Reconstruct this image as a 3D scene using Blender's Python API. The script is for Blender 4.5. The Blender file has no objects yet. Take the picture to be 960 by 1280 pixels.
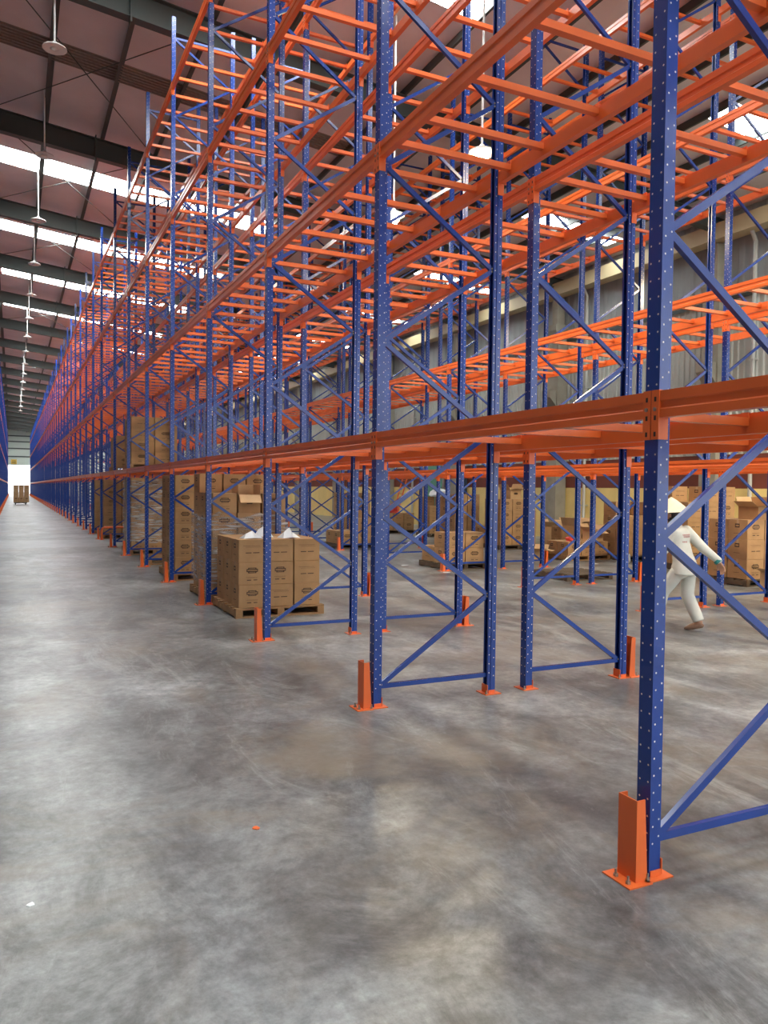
import bpy, bmesh, math, random
from mathutils import Vector, Matrix
random.seed(7)
S = bpy.context.scene
COL = S.collection

# ------------------------------------------------------------------ camera
cam_d = bpy.data.cameras.new('camera')
cam = bpy.data.objects.new('camera', cam_d)
COL.objects.link(cam)
cam_d.sensor_fit = 'VERTICAL'
cam_d.sensor_height = 32.0
cam_d.lens = 967.79 / 1280 * 32.0
cam_d.clip_end = 600
CAM_R = Vector((0.90196446, -0.43164936, 0.01178736))
CAM_U = Vector((0.0018551, 0.03117076, 0.99951235))
CAM_F = Vector((0.43180629, 0.90150275, -0.02891567))
m = Matrix((CAM_R, CAM_U, -CAM_F)).transposed().to_4x4()
m.translation = (0, 0, 1.68)
cam.matrix_world = m
S.camera = cam

# ------------------------------------------------------------------ world + exposure
W = bpy.data.worlds.new('sky'); S.world = W
W.use_nodes = True
wb = W.node_tree.nodes['Background']
wb.inputs['Color'].default_value = (0.93, 0.97, 1.0, 1)
wb.inputs['Strength'].default_value = 4.0
S.view_settings.view_transform = 'Standard'
S.view_settings.look = 'None'
S.view_settings.gamma = 1.0
S.view_settings.use_curve_mapping = False
S.view_settings.exposure = 0.0
SKYLIGHT = 25.0            # glow of the daylit roof sheets

# ------------------------------------------------------------------ materials
def mat(name, col, rough=0.5, metal=0.0, noise=0.0, nscale=8.0, bump=0.0, bscale=60.0, emit=None, spec=None):
    M = bpy.data.materials.new(name); M.use_nodes = True
    nt = M.node_tree; b = nt.nodes['Principled BSDF']
    b.inputs['Base Color'].default_value = (*col, 1)
    b.inputs['Roughness'].default_value = rough
    b.inputs['Metallic'].default_value = metal
    if spec is not None: b.inputs['Specular IOR Level'].default_value = spec
    if noise or bump:
        tc = nt.nodes.new('ShaderNodeTexCoord')
    if noise:
        n = nt.nodes.new('ShaderNodeTexNoise'); n.inputs['Scale'].default_value = nscale; n.inputs['Detail'].default_value = 6
        nt.links.new(tc.outputs['Object'], n.inputs['Vector'])
        r = nt.nodes.new('ShaderNodeValToRGB')
        r.color_ramp.elements[0].position = 0.3; r.color_ramp.elements[1].position = 0.7
        r.color_ramp.elements[0].color = (*[c*(1-noise) for c in col], 1)
        r.color_ramp.elements[1].color = (*[min(1, c*(1+noise)) for c in col], 1)
        nt.links.new(n.outputs['Fac'], r.inputs['Fac']); nt.links.new(r.outputs['Color'], b.inputs['Base Color'])
    if bump:
        n2 = nt.nodes.new('ShaderNodeTexNoise'); n2.inputs['Scale'].default_value = bscale
        nt.links.new(tc.outputs['Object'], n2.inputs['Vector'])
        bp = nt.nodes.new('ShaderNodeBump'); bp.inputs['Strength'].default_value = bump; bp.inputs['Distance'].default_value = 0.01
        nt.links.new(n2.outputs['Fac'], bp.inputs['Height']); nt.links.new(bp.outputs['Normal'], b.inputs['Normal'])
    if emit:
        b.inputs['Emission Color'].default_value = (*emit[:3], 1); b.inputs['Emission Strength'].default_value = emit[3]
    return M

BLUE = mat('blue_paint', (0.013, 0.050, 0.265), 0.22, noise=0.12, nscale=3)
ORANGE = mat('orange_paint', (0.78, 0.15, 0.032), 0.30, noise=0.08, nscale=3)
HOLE = mat('lit_punched_hole', (0.60, 0.62, 0.66), 0.4)  # pale colour stands in for light seen through the holes
SLOT = mat('dark_slot', (0.03, 0.012, 0.01), 0.6)
STEEL = mat('zinc_bolt', (0.35, 0.32, 0.27), 0.4, 0.8)
CARD = mat('cardboard', (0.42, 0.255, 0.125), 0.75, noise=0.10, nscale=5, spec=0.25)
CARD2 = mat('pale_cardboard', (0.53, 0.35, 0.19), 0.75, noise=0.10, nscale=5, spec=0.25)
CARDIN = mat('cardboard_inside', (0.50, 0.33, 0.17), 0.8, spec=0.2)
INK = mat('dark_print', (0.055, 0.03, 0.018), 0.7)
TAPE = mat('packing_tape', (0.52, 0.38, 0.24), 0.25)
WOOD = mat('pallet_wood', (0.33, 0.19, 0.085), 0.7, noise=0.3, nscale=6)
WOODD = mat('dark_pallet_wood', (0.10, 0.07, 0.045), 0.75, noise=0.3, nscale=6)
RAFT = mat('rafter_paint', (0.060, 0.075, 0.070), 0.55)
ROOFM = mat('roof_sheet_underside', (0.72, 0.69, 0.71), 0.45, noise=0.10, nscale=0.7)
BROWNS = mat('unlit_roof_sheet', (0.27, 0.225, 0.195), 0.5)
EAVE = mat('eave_beam_paint', (0.60, 0.50, 0.30), 0.55)
YELLOW = mat('yellow_wall_paint', (0.92, 0.73, 0.29), 0.7, noise=0.07, nscale=1.5)
MAROON = mat('maroon_wall_paint', (0.20, 0.055, 0.035), 0.6, noise=0.12, nscale=1.0)
CORR = mat('corrugated_wall_sheet', (0.50, 0.53, 0.49), 0.5, noise=0.12, nscale=0.6)
UPPER = mat('upper_wall_sheet', (0.30, 0.33, 0.34), 0.5, noise=0.1, nscale=0.6)
CONC = mat('column_concrete', (0.33, 0.31, 0.25), 0.8, noise=0.15, nscale=2)
PLASTER = mat('plaster', (0.55, 0.55, 0.52), 0.7)
ENDW = mat('far_wall_sheet', (0.62, 0.68, 0.62), 0.6)
WHITE = mat('white_enamel', (0.78, 0.80, 0.78), 0.35)
GALV = mat('galvanised_pipe', (0.55, 0.56, 0.52), 0.4, 0.3)
GREEN = mat('green_board', (0.12, 0.36, 0.25), 0.6)
NAVY = mat('navy_curtain', (0.03, 0.05, 0.09), 0.7)
PAPER = mat('white_plastic_packet', (0.72, 0.77, 0.80), 0.35)
RED = mat('red_plastic', (0.65, 0.06, 0.05), 0.35)
SUIT = mat('pale_workwear', (0.62, 0.63, 0.57), 0.8, noise=0.06, nscale=9, bump=0.25, bscale=14)
SKIN = mat('skin', (0.45, 0.25, 0.16), 0.55)
HAIR = mat('black_hair', (0.012, 0.010, 0.010), 0.5)
STRAW = mat('palm_leaf_hat', (0.80, 0.70, 0.50), 0.6, noise=0.08, nscale=20)
SHOE = mat('brown_shoe', (0.24, 0.14, 0.09), 0.6)
TEAL = mat('teal_cuff', (0.02, 0.20, 0.19), 0.6)
REDPRINT = mat('red_print', (0.45, 0.18, 0.17), 0.7)
SKYM = mat('daylit_roof_sheet', (0.8, 0.85, 0.85), 0.4, emit=(0.95, 1.0, 0.98, SKYLIGHT))
BULB = mat('glowing_bulb', (1, 0.9, 0.6), 0.3, emit=(1.0, 0.78, 0.36, 120))

def film_mat():
    M = bpy.data.materials.new('stretch_film'); M.use_nodes = True
    nt = M.node_tree; nt.nodes.clear()
    o = nt.nodes.new('ShaderNodeOutputMaterial'); mx = nt.nodes.new('ShaderNodeMixShader')
    t = nt.nodes.new('ShaderNodeBsdfTransparent'); g = nt.nodes.new('ShaderNodeBsdfPrincipled')
    g.inputs['Base Color'].default_value = (0.75, 0.75, 0.73, 1); g.inputs['Roughness'].default_value = 0.15
    tc = nt.nodes.new('ShaderNodeTexCoord'); mp = nt.nodes.new('ShaderNodeMapping'); mp.inputs['Scale'].default_value = (1, 1, 9)
    mp.inputs['Rotation'].default_value = (0.25, 0.2, 0)
    n = nt.nodes.new('ShaderNodeTexNoise'); n.inputs['Scale'].default_value = 3.5; n.inputs['Detail'].default_value = 6
    r = nt.nodes.new('ShaderNodeValToRGB'); r.color_ramp.elements[0].position = 0.46; r.color_ramp.elements[1].position = 0.66
    r.color_ramp.elements[0].color = (0.14,)*3+(1,); r.color_ramp.elements[1].color = (0.75,)*3+(1,)
    b = nt.nodes.new('ShaderNodeBump'); b.inputs['Strength'].default_value = 0.8; b.inputs['Distance'].default_value = 0.03
    L = nt.links.new
    L(tc.outputs['Object'], mp.inputs['Vector']); L(mp.outputs['Vector'], n.inputs['Vector'])
    L(n.outputs['Fac'], r.inputs['Fac']); L(n.outputs['Fac'], b.inputs['Height']); L(b.outputs['Normal'], g.inputs['Normal'])
    L(r.outputs['Color'], mx.inputs['Fac']); L(t.outputs[0], mx.inputs[1]); L(g.outputs[0], mx.inputs[2]); L(mx.outputs[0], o.inputs[0])
    return M
FILM = film_mat()

def floor_mat():
    M = bpy.data.materials.new('polished_concrete'); M.use_nodes = True
    nt = M.node_tree; b = nt.nodes['Principled BSDF']; L = nt.links.new
    tc = nt.nodes.new('ShaderNodeTexCoord')
    def noise(scale, detail, rough=0.6, stretch=(1, 1, 1), dist=0.0):
        mp = nt.nodes.new('ShaderNodeMapping'); mp.inputs['Scale'].default_value = stretch
        n = nt.nodes.new('ShaderNodeTexNoise'); n.inputs['Scale'].default_value = scale; n.inputs['Detail'].default_value = detail
        n.inputs['Roughness'].default_value = rough; n.inputs['Distortion'].default_value = dist
        L(tc.outputs['Object'], mp.inputs['Vector']); L(mp.outputs['Vector'], n.inputs['Vector']); return n
    def ramp(n, stops):
        r = nt.nodes.new('ShaderNodeValToRGB'); e = r.color_ramp.elements
        e[0].position, e[0].color = stops[0][0], (*stops[0][1], 1); e[1].position, e[1].color = stops[-1][0], (*stops[-1][1], 1)
        for p, c in stops[1:-1]:
            k = e.new(p); k.color = (*c, 1)
        L(n.outputs['Fac'], r.inputs['Fac']); return r
    def mix(f, a, c, mode='MIX'):
        x = nt.nodes.new('ShaderNodeMix'); x.data_type = 'RGBA'; x.blend_type = mode
        if isinstance(f, float): x.inputs[0].default_value = f
        else: L(f, x.inputs[0])
        L(a, x.inputs[6]); L(c, x.inputs[7]); return x.outputs[2]
    big = ramp(noise(0.42, 10, 0.68, dist=0.5), [(0.36, (0.085, 0.085, 0.086)), (0.5, (0.165, 0.172, 0.175)), (0.64, (0.270, 0.285, 0.290))])
    mid = ramp(noise(1.9, 12, 0.76, (1, 0.7, 1), 0.5), [(0.38, (0.55, 0.54, 0.53)), (0.5, (1, 1, 1)), (0.64, (1.5, 1.52, 1.54))])
    c = mix(1.0, big.outputs['Color'], mid.outputs['Color'], 'MULTIPLY')
    fine = ramp(noise(13, 10, 0.75), [(0.36, (0.72, 0.72, 0.72)), (0.64, (1.26, 1.26, 1.26))])
    c = mix(1.0, c, fine.outputs['Color'], 'MULTIPLY')
    # worn ochre patches and pale dusty scuffs
    och = ramp(noise(0.7, 8, 0.7, dist=0.8), [(0.50, (0, 0, 0)), (0.64, (0.62, 0.62, 0.62))])
    rgb = nt.nodes.new('ShaderNodeRGB'); rgb.outputs[0].default_value = (0.20, 0.168, 0.125, 1)
    c = mix(och.outputs['Color'], c, rgb.outputs[0])
    scf = ramp(noise(1.0, 12, 0.8, (1.5, 0.4, 1), 1.0), [(0.54, (0, 0, 0)), (0.66, (0.65, 0.65, 0.65))])
    rgb2 = nt.nodes.new('ShaderNodeRGB'); rgb2.outputs[0].default_value = (0.36, 0.385, 0.385, 1)
    c = mix(scf.outputs['Color'], c, rgb2.outputs[0])
    # paler dusty band across the cross passage
    sp = nt.nodes.new('ShaderNodeSeparateXYZ'); L(tc.outputs['Object'], sp.inputs[0])
    def cmp(op, v):
        q = nt.nodes.new('ShaderNodeMath'); q.operation = op; L(sp.outputs['Y'], q.inputs[0]); q.inputs[1].default_value = v; return q.outputs[0]
    mm = nt.nodes.new('ShaderNodeMath'); mm.operation = 'MULTIPLY'; L(cmp('GREATER_THAN', 22.9), mm.inputs[0]); L(cmp('LESS_THAN', 25.9), mm.inputs[1])
    m2 = nt.nodes.new('ShaderNodeMath'); m2.operation = 'MULTIPLY'; L(mm.outputs[0], m2.inputs[0]); m2.inputs[1].default_value = 0.5
    c = mix(m2.outputs[0], c, rgb2.outputs[0])
    L(c, b.inputs['Base Color'])
    b.inputs['Roughness'].default_value = 0.33
    bp = nt.nodes.new('ShaderNodeBump'); bp.inputs['Strength'].default_value = 0.12; bp.inputs['Distance'].default_value = 0.01
    L(noise(6, 8).outputs['Fac'], bp.inputs['Height']); L(bp.outputs['Normal'], b.inputs['Normal'])
    return M
FLOORM = floor_mat()

# ------------------------------------------------------------------ mesh helpers
class MB:
    def __init__(s): s.v = []; s.f = []; s.m = []; s.mats = []
    def mi(s, M):
        if M not in s.mats: s.mats.append(M)
        return s.mats.index(M)
    def add(s, vs, fs, M):
        o = len(s.v); s.v += [tuple(v) for v in vs]; k = s.mi(M)
        for f in fs: s.f.append([i+o for i in f]); s.m.append(k)
        return s
    def box(s, x0, x1, y0, y1, z0, z1, M):
        x0, x1 = min(x0, x1), max(x0, x1); y0, y1 = min(y0, y1), max(y0, y1)
        v = [(x, y, z) for z in (z0, z1) for y in (y0, y1) for x in (x0, x1)]
        return s.add(v, [(0, 2, 3, 1), (4, 5, 7, 6), (0, 1, 5, 4), (2, 6, 7, 3), (0, 4, 6, 2), (1, 3, 7, 5)], M)
    def bar(s, p, q, w, h, M, up=(0, 1, 0)):
        p = Vector(p); q = Vector(q); d = (q-p).normalized(); a = Vector(up)
        a = (a-d*a.dot(d)).normalized(); b = d.cross(a)
        v = []
        for c in (p, q):
            for i, j in ((-1, -1), (1, -1), (1, 1), (-1, 1)): v.append(c+a*i*w/2+b*j*h/2)
        return s.add(v, [(3, 2, 1, 0), (4, 5, 6, 7), (0, 1, 5, 4), (1, 2, 6, 5), (2, 3, 7, 6), (3, 0, 4, 7)], M)
    def prism(s, poly, ax, a0, a1, M):
        # poly: 2D points; ax = 'y': (x,z) extruded along y; 'z': (x,y) along z; 'x': (y,z) along x
        n = len(poly)
        def P(u, w, t): return {'y': (u, t, w), 'z': (u, w, t), 'x': (t, u, w)}[ax]
        v = [P(u, w, a0) for u, w in poly]+[P(u, w, a1) for u, w in poly]
        f = [tuple(range(n)), tuple(range(2*n-1, n-1, -1))]+[(i, i+n, (i+1) % n+n, (i+1) % n) for i in range(n)]
        return s.add(v, f, M)
    def tube(s, pts, r, M, n=8):
        pts = [Vector(p) for p in pts]; v = []; f = []
        for i, p in enumerate(pts):
            d = (pts[min(i+1, len(pts)-1)]-pts[max(i-1, 0)]).normalized()
            a = d.orthogonal().normalized() if i == 0 else (a-d*a.dot(d)).normalized()
            b = d.cross(a); rr = r[i] if isinstance(r, (list, tuple)) else r
            v += [p+(a*math.cos(t*2*math.pi/n)+b*math.sin(t*2*math.pi/n))*rr for t in range(n)]
        for i in range(len(pts)-1):
            for t in range(n): f.append((i*n+t, i*n+(t+1) % n, (i+1)*n+(t+1) % n, (i+1)*n+t))
        f.append(tuple(range(n-1, -1, -1))); f.append(tuple(range((len(pts)-1)*n, len(pts)*n)))
        return s.add(v, f, M)
    def lathe(s, prof, M, n=20, c=(0, 0, 0)):
        v = []; f = []
        for r, z in prof: v += [(c[0]+r*math.cos(t*2*math.pi/n), c[1]+r*math.sin(t*2*math.pi/n), c[2]+z) for t in range(n)]
        for i in range(len(prof)-1):
            for t in range(n): f.append((i*n+t, i*n+(t+1) % n, (i+1)*n+(t+1) % n, (i+1)*n+t))
        return s.add(v, f, M)
    def mesh(s, name, fix=True, smooth=False):
        me = bpy.data.meshes.new(name); me.from_pydata(s.v, [], s.f)
        for M in s.mats: me.materials.append(M)
        me.polygons.foreach_set('material_index', s.m)
        if smooth: me.polygons.foreach_set('use_smooth', [True]*len(s.f))
        if fix:
            bm = bmesh.new(); bm.from_mesh(me); bmesh.ops.recalc_face_normals(bm, faces=bm.faces); bm.to_mesh(me); bm.free()
        me.update(); return me

def link(name, me, parent=None, loc=(0, 0, 0), rz=0.0):
    o = bpy.data.objects.new(name, me); COL.objects.link(o)
    if parent is not None: o.parent = parent
    o.location = loc
    if rz: o.rotation_euler = (0, 0, rz)
    return o
def tag(o, label, cat, group=None):
    o['label'] = label; o['category'] = cat
    if group: o['group'] = group
    return o
def struct(o, label, cat='structure'):
    o['kind'] = 'structure'; o['label'] = label; o['category'] = cat; return o

# ------------------------------------------------------------------ the hall
X_R, X_L = 17.7, -2.3
Y_B, Y_F = -9.0, 150.0
Z0, SL = 11.4, 0.115
XRIDGE = X_L
def roof_z(x): return Z0-SL*x
BAY = 6.87
SKY_Y = [18.9+BAY*k for k in range(-4, 19)]
RAF_Y = [22.3+BAY*k for k in range(-4, 18)]

b = MB().box(X_L-0.3, X_R+0.3, Y_B-0.3, Y_F+0.3, -0.25, 0, FLOORM)
struct(link('floor', b.mesh('floor')), 'worn grey polished concrete warehouse floor', 'floor')
b = MB().box(X_L-40, X_R+40, Y_F+0.3, Y_F+60, -0.30, -0.02, PLASTER)
struct(link('forecourt', b.mesh('forecourt')), 'bright concrete forecourt outside the far doorway', 'ground')
b = MB().box(X_L-20, X_R+0.3, Y_B-40, Y_B-0.3, -0.30, -0.02, PLASTER)
struct(link('forecourt', b.mesh('forecourt')), 'concrete yard behind the viewer outside the hall', 'ground')

# roof: opaque sheets between daylit sheets, both slopes
ceil = link('ceiling', None)
struct(ceil, 'pitched grey sheet metal warehouse roof with dark rafters and daylit strips', 'ceiling')
SKW = 1.25
def roof_strip(name, x0, x1, y0, y1, M, t=0.05, off=0.0):
    z0, z1 = roof_z(x0)+off, roof_z(x1)+off
    v = [(x0, y0, z0), (x1, y0, z1), (x1, y1, z1), (x0, y1, z0)]
    v += [(x, y, z+t) for x, y, z in v]
    bb = MB().add(v, [(0, 1, 2, 3), (7, 6, 5, 4), (0, 4, 5, 1), (1, 5, 6, 2), (2, 6, 7, 3), (3, 7, 4, 0)], M)
    return link(name, bb.mesh(name), ceil)
edges = []
ys = Y_B-0.3
for sy in SKY_Y:
    if sy-SKW/2 > ys: edges.append((ys, sy-SKW/2))
    ys = sy+SKW/2
edges.append((ys, Y_F+0.3))
for y0, y1 in edges:
    roof_strip('roof_sheet', X_L-0.3, X_R+0.3, y0, y1, ROOFM)
for sy in SKY_Y:
    a, c = sy-SKW/2, sy+SKW/2
    for x0, x1, kind in ((X_L-0.3, -1.9, 0), (-1.9, -0.75, 0), (-0.75, -0.45, 0), (-0.45, 7.9, 1), (7.9, 13.4, 0), (13.4, 16.9, 1), (16.9, X_R+0.3, 0)):
        if kind == 0: roof_strip('roof_sheet', x0, x1, a, c, ROOFM)
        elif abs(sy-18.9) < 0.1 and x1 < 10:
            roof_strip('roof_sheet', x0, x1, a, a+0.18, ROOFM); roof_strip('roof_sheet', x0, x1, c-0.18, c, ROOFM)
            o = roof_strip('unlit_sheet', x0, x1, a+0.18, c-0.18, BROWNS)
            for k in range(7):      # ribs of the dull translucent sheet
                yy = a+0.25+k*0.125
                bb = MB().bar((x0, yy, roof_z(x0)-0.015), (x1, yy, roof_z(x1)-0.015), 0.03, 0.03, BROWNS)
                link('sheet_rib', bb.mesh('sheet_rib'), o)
        elif x0 > 10:
            roof_strip('roof_sheet', x0, x1, a, a+0.25, ROOFM); roof_strip('roof_sheet', x0, x1, c-0.25, c, ROOFM)
            roof_strip('daylit_sheet', x0, x1, a+0.25, c-0.25, SKYM)
        else: roof_strip('daylit_sheet', x0, x1, a, c, SKYM)
# purlins
px = -2.0
pur = []
while px < X_R-0.3:
    pur.append(px); px += 1.4
for x in pur:
    z = roof_z(x)
    bb = MB().prism([(x-0.04, z), (x+0.06, z), (x+0.06, z-0.02), (x-0.02, z-0.02), (x-0.02, z-0.19), (x-0.09, z-0.19), (x-0.09, z-0.205), (x-0.04, z-0.205)], 'y', Y_B, Y_F, RAFT)
    link('purlin', bb.mesh('purlin'), ceil)
# rafters: tapered I sections with gussets, knee braces to the purlins
def rafter(xa, xb):
    bb = MB()
    n = 6
    def zb(x): return roof_z(x)-0.21
    def dep(x): return 0.60-0.012*abs(x+8)*0.9+0.03
    for i in range(n):
        x0, x1 = xa+(xb-xa)*i/n, xa+(xb-xa)*(i+1)/n
        for (za, zc, hw) in ((lambda x: zb(x), lambda x: zb(x)-0.02, 0.11), (lambda x: zb(x)-dep(x)+0.02, lambda x: zb(x)-dep(x), 0.11), (lambda x: zb(x)-0.02, lambda x: zb(x)-dep(x)+0.02, 0.008)):
            v = [(x0, -hw, zc(x0)), (x1, -hw, zc(x1)), (x1, hw, zc(x1)), (x0, hw, zc(x0)), (x0, -hw, za(x0)), (x1, -hw, za(x1)), (x1, hw, za(x1)), (x0, hw, za(x0))]
            bb.add(v, [(3, 2, 1, 0), (4, 5, 6, 7), (0, 1, 5, 4), (1, 2, 6, 5), (2, 3, 7, 6), (3, 0, 4, 7)], RAFT)
    if xb > 0:
        for gx in (2.0, 9.2):          # bolted splice plates
            bb.box(gx-0.015, gx+0.015, -0.13, 0.13, zb(gx)-dep(gx)-0.10, zb(gx)+0.06, RAFT)
        for x in pur[1::2]:
            z = roof_z(x)-0.19
            bb.bar((x, 0.55, z), (x, 0.02, zb(x)-dep(x)+0.03), 0.04, 0.04, RAFT, up=(1, 0, 0))
    return bb.mesh('rafter')
RM = rafter(X_L, X_R)
for y in RAF_Y:
    link('rafter', RM, ceil, (0, y, 0))
# wind bracing rods under the roof in some bays
for k in (3, 4, 5, 7, 10):
    y0, y1 = RAF_Y[k], RAF_Y[k]+BAY
    if k < len(RAF_Y):
        for xa, xc in ((-0.6, 3.6), (3.6, -0.6)):
            bb = MB().tube([(xa, y0, roof_z(xa)-0.3), (xc, y1, roof_z(xc)-0.3)], 0.012, RAFT, 6)
            link('bracing_rod', bb.mesh('bracing_rod'), ceil)

# right wall: painted dado, maroon band, ribbed sheets, upper sheets, columns, eave beam
wr = link('wall_right', None); struct(wr, 'side wall with yellow dado, maroon band and ribbed metal sheets above', 'wall')
link('dado', MB().box(X_R, X_R+0.25, RAF_Y[1], Y_F, 0, 1.82, YELLOW).mesh('dado'), wr)
link('maroon_band', MB().box(X_R, X_R+0.25, RAF_Y[1], Y_F, 1.82, 2.75, MAROON).mesh('maroon_band'), wr)
def ribbed(length, z0, z1, M, pitch=0.2, d=0.035):
    bb = MB(); n = int(length/pitch); pts = []
    for i in range(n):
        y = i*pitch
        pts += [(0, y), (0, y+pitch*0.45), (-d, y+pitch*0.58), (-d, y+pitch*0.87)]
    pts.append((0, length))
    v = [(x, y, z0) for x, y in pts]+[(x, y, z1) for x, y in pts]; N = len(pts)
    bb.add(v, [(i, i+1, i+1+N, i+N) for i in range(N-1)], M)
    bb.box(0.01, 0.06, 0, length, z0, z1, M)
    return bb.mesh('ribbed_sheet', fix=False)
RS, US = ribbed(BAY, 2.75, 7.0, CORR), ribbed(BAY, 7.0, roof_z(X_R)+0.05, UPPER, 0.4, 0.02)
for y in [RAF_Y[0]-BAY]+RAF_Y:
    if y > RAF_Y[0]: link('ribbed_sheet', RS, wr, (X_R, y, 0))
    link('upper_sheet', US, wr, (X_R, y, 0))
link('light_opening_header', MB().box(X_R, X_R+0.2, Y_B, RAF_Y[1], 5.6, 7.0, CORR).mesh('light_opening_header'), wr)   # unseen opening below, added to let daylight onto the right side
struct(link('forecourt', MB().box(X_R+0.3, X_R+30, Y_B-40, RAF_Y[1]+25, -0.30, -0.02, PLASTER).mesh('forecourt')), 'concrete yard outside the side opening added for light', 'ground')
link('sheet_rail', MB().box(X_R-0.09, X_R-0.04, RAF_Y[1], Y_F, 4.5, 4.58, GALV).mesh('sheet_rail'), wr)
link('sheet_rail', MB().box(X_R-0.09, X_R-0.04, Y_B, Y_F, 6.95, 7.05, RAFT).mesh('sheet_rail'), wr)
bb = MB().prism([(X_R-0.55, 8.55), (X_R-0.1, 8.55), (X_R-0.1, 9.0), (X_R-0.14, 9.0), (X_R-0.14, 8.63), (X_R-0.5, 8.63), (X_R-0.5, 8.98), (X_R-0.55, 8.98)], 'y', Y_B, Y_F, EAVE)
link('eave_beam', bb.mesh('eave_beam'), wr)
cb = MB().box(-0.22, 0.22, -0.28, 0.28, 0, 7.55, CONC)
cb.prism([(-0.22, 4.7), (-0.5, 5.0), (-0.5, 5.25), (-0.22, 5.25)], 'y', -0.22, 0.22, CONC)
cb.prism([(-0.22, 7.1), (-0.32, 7.35), (-0.32, 7.55), (-0.22, 7.55)], 'y', -0.28, 0.28, CONC)
cb.box(-0.16, 0.16, -0.14, 0.14, 7.55, 8.5, CONC)
CM = cb.mesh('column')
for y in RAF_Y[1:]: link('column', CM, wr, (X_R-0.24, y, 0))
for y in (14.3, 20.9, 33.5):
    bb = MB().tube([(X_R-0.14, y, 0.0), (X_R-0.14, y, 8.3), (X_R-0.3, y, 8.56)], 0.055, GALV, 10)
    for z in (1.2, 3.2, 5.2, 7.0): bb.box(X_R-0.21, X_R-0.02, y-0.075, y+0.075, z, z+0.04, GALV)
    link('downpipe', bb.mesh('downpipe'), wr)
bb = MB().tube([(X_R-0.10, 15.2, 0.0), (X_R-0.10, 15.2, 2.7)], 0.04, GALV, 10)
link('downpipe', bb.mesh('downpipe'), wr)

# far wall with the bright doorway, back wall with an added light opening, left wall set close for shade
wf = link('wall_far', None); struct(wf, 'pale panelled end wall above the bright far doorway', 'wall')
ztop = roof_z(XRIDGE)+0.1
DX0, DX1, DZ = -1.6, 3.0, 5.2
def endprof(x): return roof_z(x)+0.02
def endpiece(x0, x1, z0, y, M, t, parent, name='wall_panel'):
    bb = MB().prism([(x0, z0), (x1, z0), (x1, endprof(x1)), (x0, endprof(x0))], 'y', y, y+t, M)
    return link(name, bb.mesh(name), parent)
endpiece(X_L, DX0, 0, Y_F, ENDW, 0.25, wf)
endpiece(DX0, DX1, DZ, Y_F, ENDW, 0.25, wf); endpiece(DX1, X_R, 0, Y_F, ENDW, 0.25, wf)
for z in (6.6, 8.0, 9.2, 10.2):
    link('wall_rail', MB().box(X_L, X_R, Y_F-0.14, Y_F-0.02, z, z+0.2, RAFT).mesh('wall_rail'), wf)
wb_ = link('wall_back', None); struct(wb_, 'plain end wall behind the viewer with a wide opening added for light', 'wall')
BX0, BX1, BZ = 3.6, 16.9, 7.0  # unseen opening, placed and sized to light faces turned to the viewer
endpiece(X_L, BX0, 0, Y_B-0.25, PLASTER, 0.25, wb_); endpiece(BX0, BX1, BZ, Y_B-0.25, PLASTER, 0.25, wb_)
endpiece(BX1, X_R, 0, Y_B-0.25, PLASTER, 0.25, wb_)
struct(link('wall_left', MB().box(X_L-0.25, X_L, Y_B, Y_F, 0, roof_z(X_L)+0.05, mat('dull_dark_sheet', (0.13, 0.14, 0.15), 0.6)).mesh('wall_left')), 'unseen dull dark wall added close behind the left rack for shade', 'wall')  # unseen wall, moved close and darkened to cut light from the left

# things on the end wall and side wall
sg = link('sign_board', MB().box(-0.45, 0.45, -0.03, 0.03, 0, 0.85, mat('yellow_sign', (0.75, 0.48, 0.08), 0.5)).mesh('sign_board'), None, (0.1, Y_F-0.03, 5.35))
bb = MB().box(-0.3, 0.3, -0.034, -0.030, 0.18, 0.3, INK).box(-0.3, 0.3, -0.034, -0.031, 0.5, 0.62, INK)
link('printed_line', bb.mesh('printed_line'), sg)
tag(sg, 'small yellow sign above the bright far doorway', 'sign')
gd = link('door_1', None, None, (X_R-0.05, 30.6, 0)); struct(gd, 'green painted door leaf on the yellow side wall', 'door')
link('door_leaf', MB().box(-0.05, 0, 0, 1.7, 0.02, 2.9, GREEN).mesh('door_leaf'), gd)
link('door_frame', MB().box(-0.08, 0.0, -0.08, 0, 0, 3.0, GALV).box(-0.08, 0.0, 1.7, 1.78, 0, 3.0, GALV).box(-0.08, 0, -0.08, 1.78, 2.9, 3.0, GALV).mesh('door_frame'), gd)
bb = MB(); v = []; N = 24
for i in range(N+1):
    y = 1.6*i/N; v += [(-0.1+0.035*math.sin(i*1.9), y, 0.35), (-0.1+0.03*math.sin(i*1.9+0.4), y, 2.35)]
bb.add(v, [(2*i, 2*i+2, 2*i+3, 2*i+1) for i in range(N)], NAVY)
cu = link('navy_curtain', bb.mesh('navy_curtain', smooth=True), None, (X_R, 28.55, 0))
cu.modifiers.new('thick', 'SOLIDIFY').thickness = 0.012
tag(cu, 'dark navy cloth sheet hanging on the yellow wall', 'curtain')
# orange ladder leaning by the wall
ld = link('step_ladder', None, None, (16.4, 33.3, 0)); tag(ld, 'orange ladder leaning against the yellow side wall', 'ladder')
for s in (-1, 1):
    link('ladder_rail', MB().bar((0, 0.22*s, 0), (0.95, 0.22*s, 3.3), 0.03, 0.06, ORANGE).mesh('ladder_rail'), ld)
for k in range(10):
    t = (k+0.7)/10.4
    link('rung', MB().bar((0.95*t, -0.21, 3.3*t), (0.95*t, 0.21, 3.3*t), 0.03, 0.03, ORANGE, up=(0, 0, 1)).mesh('rung'), ld)

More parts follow.
